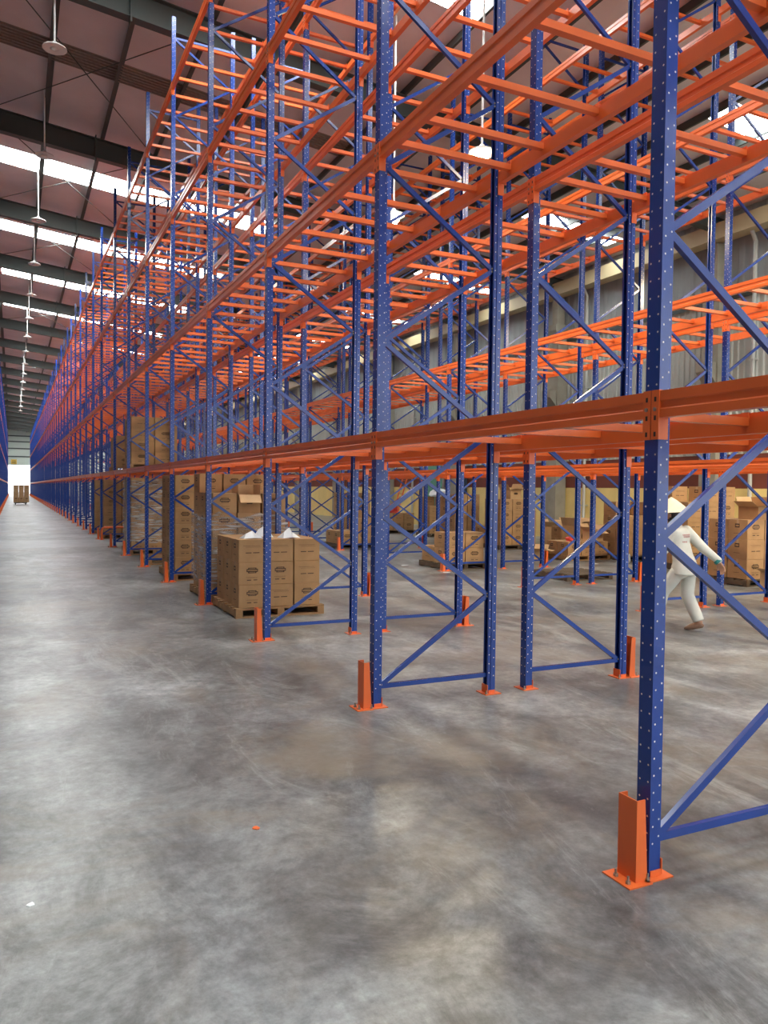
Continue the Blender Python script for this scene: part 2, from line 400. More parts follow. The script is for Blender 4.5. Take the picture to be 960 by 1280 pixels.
# ------------------------------------------------------------------ pallet racks
P0, PITCH, D = 2.533, 2.86, 1.041
LV = [2.117, 4.292, 6.475, 8.70]
ZT = 9.835
PW, PD = 0.080, 0.070           # post width along the aisle, depth across
def frame_y(n): return P0+PITCH*n if n <= 7 else 26.1+PITCH*(n-8)

def post_mesh(s, aisle):
    # open channel, closed face outward. aisle post: outward = -s ; inner post: outward = +s
    o = -s if aisle else s
    h, d, t = PW/2, PD/2, 0.004
    prof = [(o*d, -h), (o*d, h), (-o*d*0.2, h), (-o*d*0.3, h-0.006), (-o*d, h-0.006), (-o*d, h-0.022), (-o*d+o*t, h-0.022), (-o*d+o*t, h-0.012),
            (o*d-o*t, h-t), (o*d-o*t, -h+t), (-o*d+o*t, -h+0.012), (-o*d+o*t, -h+0.022), (-o*d, -h+0.022), (-o*d, -h+0.006), (-o*d*0.3, -h+0.006), (-o*d*0.2, -h)]
    bb = MB().prism(prof, 'z', 0.006, ZT, BLUE)
    r = 0.0046
    z = 0.12; k = 0
    def hexa(c, a, b_, out):
        c = Vector(c)+Vector(out)*0.0006
        bb.add([c+Vector(a)*r*math.cos(i*math.pi/3)+Vector(b_)*r*math.sin(i*math.pi/3) for i in range(6)], [tuple(range(6))], HOLE)
    while z < ZT-0.05:
        for yy in (-0.024, 0.024): hexa((o*d, yy, z), (0, 1, 0), (0, 0, 1), (o, 0, 0))
        for sy in (-1, 1):
            hexa((o*0.018, sy*h, z+0.03), (1, 0, 0), (0, 0, 1), (0, sy, 0))
            hexa((-o*0.022, sy*(h-0.006), z+0.055), (1, 0, 0), (0, 0, 1), (0, sy, 0))
        z += 0.075
    return bb.mesh('post', fix=True)
def brace_mesh(s, kind):
    x0, x1 = s*0.028, s*(D-0.028)
    if kind == 'h': return MB().bar((x0, 0, 0), (x1, 0, 0), 0.026, 0.036, BLUE).mesh('brace')
    a, c = (x0, x1) if kind == 'u' else (x1, x0)
    bb = MB().bar((a, 0, 0), (c, 0, 0.665), 0.026, 0.036, BLUE)
    sg_ = 1 if c > a else -1
    for q in ((a+0.012*sg_, 0.012), (c-0.012*sg_, 0.653)):
        bb.tube([(q[0], -0.018, q[1]), (q[0], 0.018, q[1])], 0.008, STEEL, 6)
    return bb.mesh('brace')
def shoe_mesh(o):
    bb = MB().box(-0.075, 0.075, -0.075, 0.075, 0, 0.006, ORANGE)
    bb.box(o*0.036, o*0.041, -0.042, 0.042, 0.006, 0.075, ORANGE)
    bb.box(-0.03, 0.03, -0.046, -0.041, 0.006, 0.032, ORANGE).box(-0.03, 0.03, 0.041, 0.046, 0.006, 0.032, ORANGE)
    for x, y in ((0.058, 0.056), (-0.058, -0.056)):
        bb.tube([(x, y, 0.006), (x, y, 0.035)], 0.006, STEEL, 6); bb.tube([(x, y, 0.006), (x, y, 0.016)], 0.012, STEEL, 6)
    return bb.mesh('base_plate')
def guard_mesh(s):
    # upright steel channel bolted to the floor in front of the aisle post
    x = -s*0.125; h = 0.056
    bb = MB()
    bb.box(x, x+s*0.006, -h+0.006, h-0.006, 0.004, 0.36, ORANGE)
    for sy in (-1, 1):
        v = [(x, sy*h, 0.004), (x+s*0.066, sy*h, 0.004), (x+s*0.046, sy*h, 0.36), (x, sy*h, 0.36)]
        v += [(a, y-sy*0.006, z) for a, y, z in v]
        bb.add(v, [(0, 1, 2, 3), (7, 6, 5, 4), (0, 4, 5, 1), (1, 5, 6, 2), (2, 6, 7, 3), (3, 7, 4, 0)], ORANGE)
    bb.box(x-s*0.06, x+s*0.07, -0.085, 0.085, 0, 0.006, ORANGE)
    for y in (-0.045, 0.03):
        bb.tube([(x-s*0.032, y, 0.006), (x-s*0.032, y, 0.038)], 0.006, STEEL, 6); bb.tube([(x-s*0.032, y, 0.006), (x-s*0.032, y, 0.016)], 0.012, STEEL, 6)
    return bb.mesh('post_guard')
def beam_mesh(o, length, name='beam', conn=False):
    # o: outward direction in x; origin on the post centre line, y from the near post centre
    y0, y1 = PW/2+0.006, length-PW/2-0.006
    X = o*0.037
    pr = [(0, 0), (0.026, 0), (0.026, -0.028), (0.05, -0.028), (0.05, -0.115), (0, -0.115), (0, -0.080), (0.007, -0.073), (0.007, -0.048), (0, -0.041)]
    bb = MB().prism([(X-o*a, z) for a, z in pr], 'y', y0, y1, ORANGE)
    if conn:
        conn_geo(bb, o, 1, 0.0); conn_geo(bb, o, -1, length)
    return bb.mesh(name)
def conn_geo(bb, o, dr, y):
    # angle plate: face tab over the post face, side tab against the beam end
    X = o*0.0365
    f0, f1 = y+dr*0.003, y+dr*(PW/2+0.006)
    bb.box(X, X+o*0.005, f0, f1, -0.208, 0.004, ORANGE)
    bb.box(X+o*0.005, X-o*0.05, y+dr*(PW/2+0.001), y+dr*(PW/2+0.006), -0.208, 0.004, ORANGE)
    for z in (-0.035, -0.115, -0.185):
        c = (f0+f1)/2
        bb.box(X+o*0.0045, X+o*0.0056, c-0.006, c+0.006, z-0.010, z+0.010, SLOT)
    c = (f0+f1)/2
    bb.tube([(X+o*0.004, c, -0.078), (X+o*0.011, c, -0.078)], 0.009, STEEL, 6)
def conn_mesh(o, dr, y):
    bb = MB(); conn_geo(bb, o, dr, y); return bb.mesh('connector')
def bar_mesh(s):
    x0, x1 = s*0.014, s*(D-0.014)
    bb = MB().box(x0, x1, -0.024, 0.024, -0.072, -0.028, ORANGE)
    bb.box(x0, x0+s*0.006, -0.024, 0.024, -0.028, 0.0, ORANGE).box(x1, x1-s*0.006, -0.024, 0.024, -0.028, 0.0, ORANGE)
    return bb.mesh('support_bar')
ZIG = 14
def build_row(X, s, label, n0, nsub, npart, nend, nbar):
    """X: aisle-side post line, s: +1 when the rack stretches to +x from its aisle.
    frames with sub-parts up to nsub, frames/beams/bars as parts up to npart, the rest joined."""
    root = link('pallet_rack', None, None, (X, 0, 0))
    tag(root, label, 'rack', 'rows of blue and orange pallet racking')
    pa, pi = post_mesh(s, True), post_mesh(s, False)
    bu, bd, bh = brace_mesh(s, 'u'), brace_mesh(s, 'd'), brace_mesh(s, 'h')
    sa, si, gm = shoe_mesh(s), shoe_mesh(-s), guard_mesh(s)
    # whole frame in one mesh for the distant ones
    fm = MB()
    for x in (0, s*D): fm.box(x-PD/2, x+PD/2, -PW/2, PW/2, 0, ZT, BLUE)
    fm.box(-s*0.125, -s*0.06, -0.056, 0.056, 0, 0.36, ORANGE)
    fm.bar((0, 0, 0.155), (s*D, 0, 0.155), 0.026, 0.036, BLUE)
    for k in range(ZIG):
        z = 0.155+0.665*k; a, c = (0, s*D) if k % 2 == 0 else (s*D, 0)
        fm.bar((a, 0, z), (c, 0, z+0.665), 0.026, 0.036, BLUE)
    FM = fm.mesh('upright_frame')
    for n in range(n0, nend+1):
        y = frame_y(n)
        if n > nsub:
            link('upright_frame', FM, root, (0, y, 0)); continue
        fr = link('upright_frame', None, root, (0, y, 0))
        link('post', pa, fr); link('post', pi, fr, (s*D, 0, 0))
        link('brace', bh, fr, (0, 0, 0.155)); link('brace', bh, fr, (0, 0, 0.155+0.665*ZIG+0.02))
        for k in range(ZIG): link('brace', bu if k % 2 == 0 else bd, fr, (0, 0, 0.155+0.665*k))
        link('base_plate', sa, fr); link('base_plate', si, fr, (s*D, 0, 0)); link('post_guard', gm, fr)
    cm = {}
    def bm_(o, L, conn):
        k = (o, round(L, 3), conn)
        if k not in cm: cm[k] = beam_mesh(o, L, conn=conn)
        return cm[k]
    cA = {o: conn_mesh(o, 1, 0.0) for o in (-1, 1)}; cB = {o: conn_mesh(o, -1, 0.0) for o in (-1, 1)}
    bmsh = bar_mesh(s)
    far_beams, far_bars = MB(), MB()
    bars = 0
    for n in range(n0, nend):
        y, L = frame_y(n), frame_y(n+1)-frame_y(n)
        for li, z in enumerate(LV):
            for x, o in ((0, -s), (s*D, s)):
                if n <= npart:
                    near = n <= 4
                    be = link('beam', bm_(o, L, not near), root, (x, y, z))
                    if near:
                        link('connector', cA[o], be); link('connector', cB[o], be, (0, L, 0))
                else:
                    far_beams.box(x+o*0.037, x-o*0.013, y+0.04, y+L-0.04, z-0.115, z, ORANGE)
                    for yy in (y+0.02, y+L-0.02): far_beams.box(x+o*0.042, x-o*0.01, yy-0.022, yy+0.022, z-0.208, z, ORANGE)
            offs = [0.40, 1.05, 1.56, 2.46] if li == 0 else ([0.36, 1.0, 1.64, 2.24, 2.66] if n == 0 else [0.30, 0.92, 1.46, 2.0, 2.54])
            for q in offs:
                yy = y+q*L/PITCH
                if n <= npart and bars < nbar:
                    link('support_bar', bmsh, root, (0, yy, z)); bars += 1
                else:
                    far_bars.box(s*0.014, s*(D-0.014), yy-0.024, yy+0.024, z-0.072, z-0.028, ORANGE)
    if far_beams.v:
        o = link('distant_beams', far_beams.mesh('distant_beams', fix=False), root); o['kind'] = 'stuff'
    if far_bars.v:
        o = link('distant_support_bars', far_bars.mesh('distant_support_bars', fix=False), root); o['kind'] = 'stuff'
    return root
XR = [2.528, 4.990, 8.16, 10.60]
build_row(XR[0], 1, 'tall blue and orange pallet rack nearest the open aisle, cartons stacked beneath it', -1, 13, 14, 48, 300)
build_row(XR[1], -1, 'tall blue and orange pallet rack back to back behind the nearest one', -1, 10, 14, 48, 300)
build_row(XR[2], 1, 'tall blue and orange pallet rack across the second aisle behind the walking worker', -1, 8, 12, 30, 260)
build_row(XR[3], -1, 'farthest tall blue and orange pallet rack, facing the yellow wall', -1, 8, 12, 30, 260)
# rack on the other side of the open aisle, seen only at the far left edge
def left_row():
    root = link('pallet_rack', None, None, (-0.78, 0, 0))
    tag(root, 'distant blue and orange pallet rack at the left edge of the open aisle', 'rack', 'rows of blue and orange pallet racking')
    fm = MB()
    for x in (0, -D): fm.box(x-PD/2, x+PD/2, -PW/2, PW/2, 0, ZT, BLUE)
    fm.box(0.06, 0.125, -0.056, 0.056, 0, 0.36, ORANGE)
    for k in range(ZIG):
        z = 0.155+0.665*k; a, c = (0, -D) if k % 2 == 0 else (-D, 0)
        fm.bar((a, 0, z), (c, 0, z+0.665), 0.026, 0.036, BLUE)
    FM = fm.mesh('upright_frame')
    bm1 = MB().box(0.037, -0.013, 0.04, PITCH-0.04, -0.115, 0, ORANGE).box(-D-0.037, -D+0.013, 0.04, PITCH-0.04, -0.115, 0, ORANGE)
    one = MB().box(-0.013, 0.037, 0.04, PITCH-0.04, -0.115, 0, ORANGE).mesh('beam')
    bb = MB()
    for n in range(-1, 49):
        link('upright_frame', FM, root, (0, frame_y(n), 0))
        if n == 48: break
        for z in LV:
            link('beam', one, root, (0, frame_y(n), z)); link('beam', one, root, (-D-0.024, frame_y(n), z))
            for q in (0.4, 1.0, 1.6, 2.2): bb.box(-D, 0, frame_y(n)+q-0.024, frame_y(n)+q+0.024, z-0.072, z-0.028, ORANGE)
    o = link('distant_support_bars', bb.mesh('distant_support_bars', fix=False), root); o['kind'] = 'stuff'
left_row()
# orange tube hoop guarding the end frame of the cross passage
bb = MB().tube([(0, 0, 0), (0, 0, 0.30), (0.03, 0, 0.36), (0.09, 0, 0.39), (1.0, 0, 0.39), (1.06, 0, 0.36), (1.09, 0, 0.30), (1.09, 0, 0)], 0.036, ORANGE, 10)
hp = link('hoop_guard', bb.mesh('hoop_guard', smooth=True), None, (2.50, 25.72, 0))
link('foot_plate', MB().box(-0.08, 0.08, -0.08, 0.08, 0, 0.008, ORANGE).box(1.01, 1.17, -0.08, 0.08, 0, 0.008, ORANGE).mesh('foot_plate'), hp)
tag(hp, 'orange tubular hoop guard on the floor at the cross passage', 'guard rail')

# ------------------------------------------------------------------ pallets
def pallet(x0, y0, w, d, label, M=WOOD, z=0.0, rz=0.0):
    root = link('pallet', None, None, (x0, y0, z), rz); tag(root, label, 'pallet', 'wooden pallets')
    nb = 7; bw = 0.095; g = (d-nb*bw)/(nb-1)
    me = MB().box(0, w, 0, bw, 0.105, 0.127, M).mesh('deck_board')
    for i in range(nb): link('deck_board', me, root, (0, i*(bw+g), 0))
    ms = MB().box(-0.045, 0.045, 0.0, d, 0.022, 0.105, M).mesh('stringer')
    for i in range(3): link('stringer', ms, root, (0.045+i*(w-0.09)/2, 0, 0))
    mb = MB().box(0, w, 0, bw, 0.0, 0.022, M).mesh('bottom_board')
    for i in range(3): link('bottom_board', mb, root, (0, i*(d-bw)/2, 0))
    return root
PH = 0.1275

# ------------------------------------------------------------------ cartons
cart_cache = {}
def carton_meshes(w, d, h, var):
    k = (round(w, 3), round(d, 3), round(h, 3), var)
    if k in cart_cache: return cart_cache[k]
    M = CARD if var % 2 == 0 else CARD2
    bb = MB(); e = 0.004
    # body with softly broken edges: three stacked rings
    x, y = w/2, d/2
    rings = [(x-e, y-e, 0.001), (x, y, e), (x+0.001, y+0.001, h*0.5), (x, y, h-e), (x-e, y-e, h-0.001)]
    v = []
    for a, c, z in rings: v += [(-a, -c, z), (a, -c, z), (a, c, z), (-a, c, z)]
    f = [(3, 2, 1, 0)]
    for i in range(4):
        for j in range(4): f.append((i*4+j, i*4+(j+1) % 4, (i+1)*4+(j+1) % 4, (i+1)*4+j))
    f.append((16, 17, 18, 19)); bb.add(v, f, M)
    body = bb.mesh('carton')
    tp = MB().box(-x+0.003, x-0.003, -0.024, 0.024, h-0.001, h+0.0005, TAPE)
    tp.box(-x-0.0028, -x-0.0018, -0.024, 0.024, h*0.68, h, TAPE).box(x+0.0018, x+0.0028, -0.024, 0.024, h*0.68, h, TAPE)
    tape = tp.mesh('packing_tape')
    ink = MB()
    def face(axis, sgn, wide, style):
        # u runs along the face, in metres; t offset out of the face
        def R(u0, u1, z0, z1, mt=INK, lift=0.0030):
            if axis == 'y':
                q = sgn*(y+lift); ink.add([(sgn*u0*-1, q, z0), (sgn*u1*-1, q, z0), (sgn*u1*-1, q, z1), (sgn*u0*-1, q, z1)], [(0, 1, 2, 3)], mt)
            else:
                q = sgn*(x+lift); ink.add([(q, sgn*u0, z0), (q, sgn*u1, z0), (q, sgn*u1, z1), (q, sgn*u0, z1)], [(0, 1, 2, 3)], mt)
        if style == 'badge':
            c = h*0.64; a = wide*0.215; g = h*0.064
            R(-a, a, c-g, c+g); R(-a*0.72, a*0.72, c-g*1.9, c+g*1.9)
            R(-a*0.86, a*0.86, c-g*0.35, c+g*0.35, M, 0.0034); R(-a*0.55, a*0.55, c+g*1.0, c+g*1.35, M, 0.0034); R(-a*0.55, a*0.55, c-g*1.35, c-g*1.0, M, 0.0034)
            R(-wide*0.20, -wide*0.04, h*0.2, h*0.235); R(wide*0.05, wide*0.19, h*0.2, h*0.235)
            R(-wide*0.24, wide*0.22, h*0.34, h*0.348); R(-wide*0.20, wide*0.2, h*0.30, h*0.308)
        elif style == 'lines':
            R(-wide*0.25, -wide*0.03, h*0.40, h*0.435); R(wide*0.03, wide*0.27, h*0.40, h*0.435)
            R(-wide*0.34, wide*0.3, h*0.72, h*0.73); R(-wide*0.25, wide*0.33, h*0.66, h*0.668)
        elif style == 'mark':
            R(-wide*0.14, wide*0.1, h*0.6, h*0.8); R(-wide*0.1, wide*0.06, h*0.66, h*0.74, M, 0.0034)
            R(-wide*0.2, wide*0.12, h*0.3, h*0.318)
    st = {0: 'badge', 1: 'badge', 2: 'lines', 3: 'lines'}[var]
    for sg_ in (-1, 1):
        face('y', sg_, w, st); face('x', sg_, d, 'mark' if var in (0, 2) else st)
    cart_cache[k] = (body, tape, ink.mesh('printed_badge', fix=False))
    return cart_cache[k]
NCARTON = [0]
def carton(x, y, z, w, d, h, label, var, rz=0.0, group='printed brown cartons'):
    a, t, p = carton_meshes(w, d, h, var)
    o = link('carton', a, None, (x, y, z), rz); tag(o, label, 'carton', group)
    link('packing_tape', t, o); link('printed_badge', p, o)
    NCARTON[0] += 1
    return o
LAY = ['bottom', 'second', 'third', 'fourth', 'fifth', 'sixth']
def stack(where, x0, y0, nx, ny, layers, w, d, h, z0=PH, heights=None, skip_inner=True, back=True, jit=0.003, vars_=(0, 0, 2), pal=True, palM=WOOD, palw=None, keep=None):
    """cartons from corner (x0, y0); heights[(i,j)] overrides the number of layers of a column"""
    H_ = lambda i, j: (heights or {}).get((i, j), layers)
    if pal:
        pallet(x0-0.04, y0-0.04, nx*w+0.08, ny*d+0.08, 'wooden pallet under '+where, palM, z0-PH)
    cn = {1: ['only'], 2: ['left', 'right'], 3: ['left', 'middle', 'right'], 4: ['left', 'mid-left', 'mid-right', 'right']}[nx]
    rn = {1: [''], 2: ['near', 'rear'], 3: ['near', 'middle', 'rear'], 4: ['near', 'second', 'third', 'rear']}[ny]
    for i in range(nx):
        for j in range(ny):
            for k in range(H_(i, j)):
                top = k == H_(i, j)-1
                inner = 0 < i < nx-1 and 0 < j < ny-1
                if skip_inner and inner and not top and all(H_(i+a, j+c) > k for a, c in ((1, 0), (-1, 0), (0, 1), (0, -1))): continue
                if not back and i > 0 and j > 0: continue
                rj = lambda: random.uniform(-jit, jit)
                v = vars_[(k+i*2+j) % len(vars_)] if not top else vars_[-1]
                pos = ' '.join(q for q in (LAY[k] if not top else 'top', 'layer,', cn[i] if nx > 1 else '', rn[j]) if q)
                carton(x0+(i+0.5)*w+rj(), y0+(j+0.5)*d+rj(), z0+k*h, w-0.022, d-0.022, h, f'brown carton, {pos} of {where}', v, random.uniform(-0.008, 0.008))
def wrap(x0, x1, y0, y1, z0, z1, label):
    bb = MB(); n = 9; ring = []
    per = [(x0, y0), (x1, y0), (x1, y1), (x0, y1)]
    pts = []
    for a in range(4):
        p, q = per[a], per[(a+1) % 4]
        for t in range(10): pts.append((p[0]+(q[0]-p[0])*t/10, p[1]+(q[1]-p[1])*t/10))
    cx, cy = (x0+x1)/2, (y0+y1)/2; N = len(pts); v = []
    for k in range(n+1):
        for i, (x, y) in enumerate(pts):
            g = 0.004+random.uniform(0, 0.010)
            dx, dy = x-cx, y-cy; l = math.hypot(dx, dy)
            zz = z0+(z1-z0)*k/n
            if k in (0, n): zz += random.uniform(-0.05, 0.05)
            v.append((x+dx/l*g, y+dy/l*g, zz))
    bb.add(v, [(k*N+i, k*N+(i+1) % N, (k+1)*N+(i+1) % N, (k+1)*N+i) for k in range(n) for i in range(N)], FILM)
    o = link('stretch_wrap', bb.mesh('stretch_wrap', smooth=True)); tag(o, label, 'plastic wrap'); return o
def open_carton(x, y, z, w, d, h, label, rz=0.0, angs=(2.2, 2.4, 2.0, 2.5), M=CARD):
    """carton without lid; flaps folded out by the given angles from closed"""
    bb = MB(); a, c, t = w/2, d/2, 0.005
    bb.box(-a, a, -c, -c+t, 0, h, M).box(-a, a, c-t, c, 0, h, M).box(-a, -a+t, -c+t, c-t, 0, h, M).box(a-t, a, -c+t, c-t, 0, h, M).box(-a+t, a-t, -c+t, c-t, 0, t, CARDIN)
    o = link('open_carton', bb.mesh('open_carton'), None, (x, y, z), rz); tag(o, label, 'carton', 'opened cartons')
    fl = min(w, d)/2-0.01
    def flap(edge, ang):
        f = MB(); q = MB()
        if edge in 'ns':
            s = 1 if edge == 'n' else -1
            p0 = Vector((0, s*c, h)); dr = Vector((0, -s*math.cos(ang), math.sin(ang))); al = Vector((1, 0, 0)); hw = a-0.004
        else:
            s = 1 if edge == 'e' else -1
            p0 = Vector((s*a, 0, h)); dr = Vector((-s*math.cos(ang), 0, math.sin(ang))); al = Vector((0, 1, 0)); hw = c-0.004
        nn = dr.cross(al).normalized()*0.004
        v = [p0-al*hw, p0+al*hw, p0+al*hw+dr*fl, p0-al*hw+dr*fl]
        f.add(v+[u+nn for u in v], [(0, 1, 2, 3), (7, 6, 5, 4), (0, 4, 5, 1), (1, 5, 6, 2), (2, 6, 7, 3), (3, 7, 4, 0)], CARD2)
        link('flap', f.mesh('flap'), o)
    for e_, g in zip('nswe', angs): flap(e_, g)
    q = c+0.0012; A, B_, z1, z2, z3, z4 = w*.19, w*.13, h*.5, h*.55, h*.68, h*.73
    for sg_ in (-1, 1):
        pts = [(-A, z2), (-B_, z2), (-B_, z1), (B_, z1), (B_, z2), (A, z2), (A, z3), (B_, z3), (B_, z4), (-B_, z4), (-B_, z3), (-A, z3)]
        ink = MB().add([(-sg_*u, sg_*q, z) for u, z in pts], [tuple(range(12))], INK)
        link('printed_badge', ink.mesh('printed_badge', fix=False), o)
    return o

CH = 0.295
# loads in the nearest rack, floor level, from the viewer outwards
stack('the near pallet with white packets', 2.61, 9.76, 3, 3, 3, 0.375, 0.40, CH, vars_=(0, 0, 2))
H2 = {(0, 0): 5, (0, 1): 5, (0, 2): 6, (1, 0): 4, (1, 1): 5, (1, 2): 6, (2, 0): 5, (2, 1): 5, (2, 2): 6}
stack('the half unwrapped stack', 2.61, 11.24, 3, 3, 5, 0.375, 0.44, CH, heights=H2, vars_=(0, 2, 0))
wrap(2.595, 3.75, 11.225, 12.575, 0.22, PH+4*CH-0.02, 'loose clear stretch film around the half unwrapped carton stack')
open_carton(2.61+0.375*1.5, 11.24+0.44*0.5-0.01, PH+4*CH, 0.33, 0.38, 0.27, 'opened carton with a pale flap hanging on the half unwrapped stack', 0.0, (1.65, 4.0, 1.6, 1.6))
stack('the tall stack behind the unwrapped one', 2.61, 14.12, 3, 3, 6, 0.375, 0.46, CH, vars_=(0, 0, 0), back=False)
pallet(2.60, 17.15, 1.15, 1.2, 'empty wooden pallet on the floor between tall carton stacks')
stack('the wrapped stack past the empty pallet', 2.61, 19.85, 3, 3, 6, 0.375, 0.46, CH, vars_=(0, 2, 0), back=False)
wrap(2.595, 3.75, 19.835, 21.25, 0.3, PH+6*CH-0.05, 'clear stretch film around the tall stack past the empty pallet')
stack('the tall stack behind the hoop guard', 2.61, 26.3, 2, 2, 6, 0.56, 0.66, CH, vars_=(0, 0, 2), back=False)
stack('the dim stack past the hoop guard', 2.61, 29.2, 2, 2, 6, 0.56, 0.62, CH, vars_=(0, 0, 2), back=False)
# loads on the first beam level
ZL1 = LV[0]+PH+0.001
stack('the beam-level load above the wrapped stack', 2.61, 19.85, 2, 2, 4, 0.56, 0.66, 0.29, z0=ZL1, vars_=(0, 0, 2), back=False)
stack('the beam-level load above the cross passage', 2.61, 23.0, 2, 2, 3, 0.56, 0.66, 0.29, z0=ZL1, vars_=(0, 0, 2), back=False)
# second aisle and wall side
stack('the small load under the third rack', 8.22, 14.10, 2, 2, 2, 0.47, 0.55, 0.33, heights={(0, 0): 2, (0, 1): 1, (1, 0): 2, (1, 1): 1}, vars_=(0, 0), palM=WOODD)
pallet(9.35, 11.55, 1.1, 1.1, 'dark empty pallet lying under the wall side rack', WOODD)
stack('the low load by the grey column', 12.15, 15.0, 3, 2, 1, 0.42, 0.42, 0.33, vars_=(2, 0))
stack('the wide pile beside the grey column', 12.55, 18.5, 3, 2, 4, 0.42, 0.42, 0.33, heights={(2, 0): 3, (0, 0): 4}, vars_=(0, 2, 0), palM=WOODD, back=False)
stack('the tall pile left of the grey column', 12.3, 20.6, 2, 2, 4, 0.45, 0.45, 0.36, vars_=(0, 0, 2), palM=WOODD, back=False)
stack('the pile in front of the green door', 13.4, 24.2, 3, 2, 4, 0.45, 0.45, 0.33, heights={(0, 0): 3, (2, 0): 3}, vars_=(0, 2), palM=WOODD, back=False)
stack('the low pile left of the far column', 12.7, 26.6, 3, 2, 2, 0.45, 0.45, 0.33, vars_=(0, 2), palM=WOODD)
stack('the broad pile right of the worker', 11.95, 9.75, 4, 2, 3, 0.46, 0.44, 0.36, heights={(3, 0): 2}, vars_=(0, 2, 0), palM=WOODD)
stack('the tall pile directly behind the worker', 13.1, 12.2, 3, 2, 5, 0.48, 0.46, 0.34, heights={(0, 0): 4}, vars_=(0, 0, 2), palM=WOODD, back=False)
stack('the pile between worker and grey column', 13.5, 14.4, 2, 2, 4, 0.48, 0.46, 0.33, heights={(0, 0): 3}, vars_=(2, 0), palM=WOODD)
stack('the lone load deep in second aisle', 8.30, 20.2, 2, 2, 2, 0.5, 0.55, 0.36, heights={(1, 1): 1, (0, 1): 1, (0, 0): 1}, vars_=(0, 0), palM=WOODD)
stack('the tall load between the far racks', 9.62, 23.0, 2, 2, 4, 0.45, 0.5, 0.36, vars_=(2, 0, 0), palM=WOODD, back=False)
stack('the low row before the tall pile left of column', 12.75, 19.75, 3, 1, 2, 0.42, 0.42, 0.30, vars_=(0, 2), pal=False, z0=0.001)
stack('the short row right of the grey column', 14.3, 18.0, 2, 1, 2, 0.48, 0.44, 0.33, vars_=(2, 0), pal=False, z0=0.001)
open_carton(15.1, 19.3, 0.0, 0.55, 0.5, 0.6, 'opened carton near the wall right of the grey column', 0.5, (2.0, 2.9, 2.4, 2.2), CARD2)
open_carton(12.45, 10.0, PH+3*0.36, 0.44, 0.40, 0.24, 'opened carton with raised flap on the broad pile right of the worker', 0.1, (1.9, 2.9, 2.6, 1.2))
open_carton(12.0, 9.15, 0.0, 0.46, 0.40, 0.34, 'opened carton standing on the floor before the broad pile', 0.2, (0.35, 0.5, 2.8, 2.6), CARD2)
open_carton(13.0, 15.1, PH+0.33, 0.40, 0.36, 0.28, 'opened carton with wide pale flaps on the low load', 0.4, (2.0, 3.6, 2.6, 2.3), CARD2)
open_carton(14.2, 17.2, 0.0, 0.6, 0.5, 0.75, 'tall opened carton standing right of the grey column', 0.3, (2.1, 2.6, 2.0, 2.2))
open_carton(11.75, 15.6, 0.0, 0.36, 0.36, 0.25, 'small opened carton left of the low load', 0.7, (2.3, 3.3, 2.9, 2.5), CARD2)
open_carton(13.2, 18.95, PH+4*0.33, 0.44, 0.42, 0.26, 'opened carton on the wide pile beside the grey column', 0.2, (2.6, 2.9, 2.2, 2.0), CARD2)

# crumpled packets and scraps
def crumple(x, y, z, r, h, M, label, cat, name, seed):
    rnd = random.Random(seed); bm = bmesh.new()
    bmesh.ops.create_icosphere(bm, subdivisions=2, radius=1)
    for v in bm.verts:
        q = 1+rnd.uniform(-0.28, 0.28)
        v.co = Vector((v.co.x*r*q, v.co.y*r*q, max(0.0, v.co.z*h*q+h*0.25)))
    me = bpy.data.meshes.new(name); bm.to_mesh(me); bm.free(); me.materials.append(M)
    return tag(link(name, me, None, (x, y, z)), label, cat)
def packet(x, y, z, L_, h, rz, label):
    # folded gusset packet: a creased wedge
    bb = MB(); a = L_/2
    v = [(-a, -0.10, 0), (a, -0.12, 0), (a*0.9, 0.12, 0), (-a*0.9, 0.10, 0), (-a*0.55, -0.02, h*0.62), (0.02, 0.0, h), (a*0.6, 0.03, h*0.55), (0, -0.13, 0.01), (0, 0.13, 0.01)]
    bb.add(v, [(0, 7, 5, 4), (7, 1, 6, 5), (1, 2, 6), (2, 8, 5, 6), (8, 3, 4, 5), (3, 0, 4), (0, 3, 8, 2, 1, 7)], PAPER)
    o = link('plastic_packet', bb.mesh('plastic_packet'), None, (x, y, z), rz)
    return tag(o, label, 'packet')
zt = PH+3*CH+0.001
packet(2.85, 10.05, zt, 0.27, 0.10, 0.1, 'white folded packet on the low near pallet, leftmost of three')
packet(3.10, 10.30, zt, 0.27, 0.16, -0.3, 'tallest white folded packet on the low near pallet')
packet(3.36, 10.02, zt, 0.25, 0.14, 0.2, 'white folded packet on the low near pallet, rightmost of three')
crumple(13.56, 9.97, PH+2*0.36+0.004, 0.17, 0.30, RED, 'crumpled red plastic bag on the broad carton pile', 'bag', 'plastic_bag', 3)
crumple(12.45, 15.25, PH+0.33, 0.14, 0.09, RED, 'crumpled red plastic scrap on the low load by the column', 'bag', 'plastic_bag', 5)
crumple(13.1, 14.15, 0, 0.16, 0.22, PAPER, 'crumpled white plastic sheet on the floor by the piles', 'plastic sheet', 'plastic_sheet', 6)
crumple(13.9, 24.4, PH+4*0.33, 0.35, 0.25, PAPER, 'white wrapped bundle on top of the pile before the green door', 'bundle', 'plastic_bundle', 8)
crumple(13.2, 26.9, PH+2*0.33, 0.3, 0.3, RED, 'red bundle on the low pile left of the far column', 'bundle', 'plastic_bundle', 9)
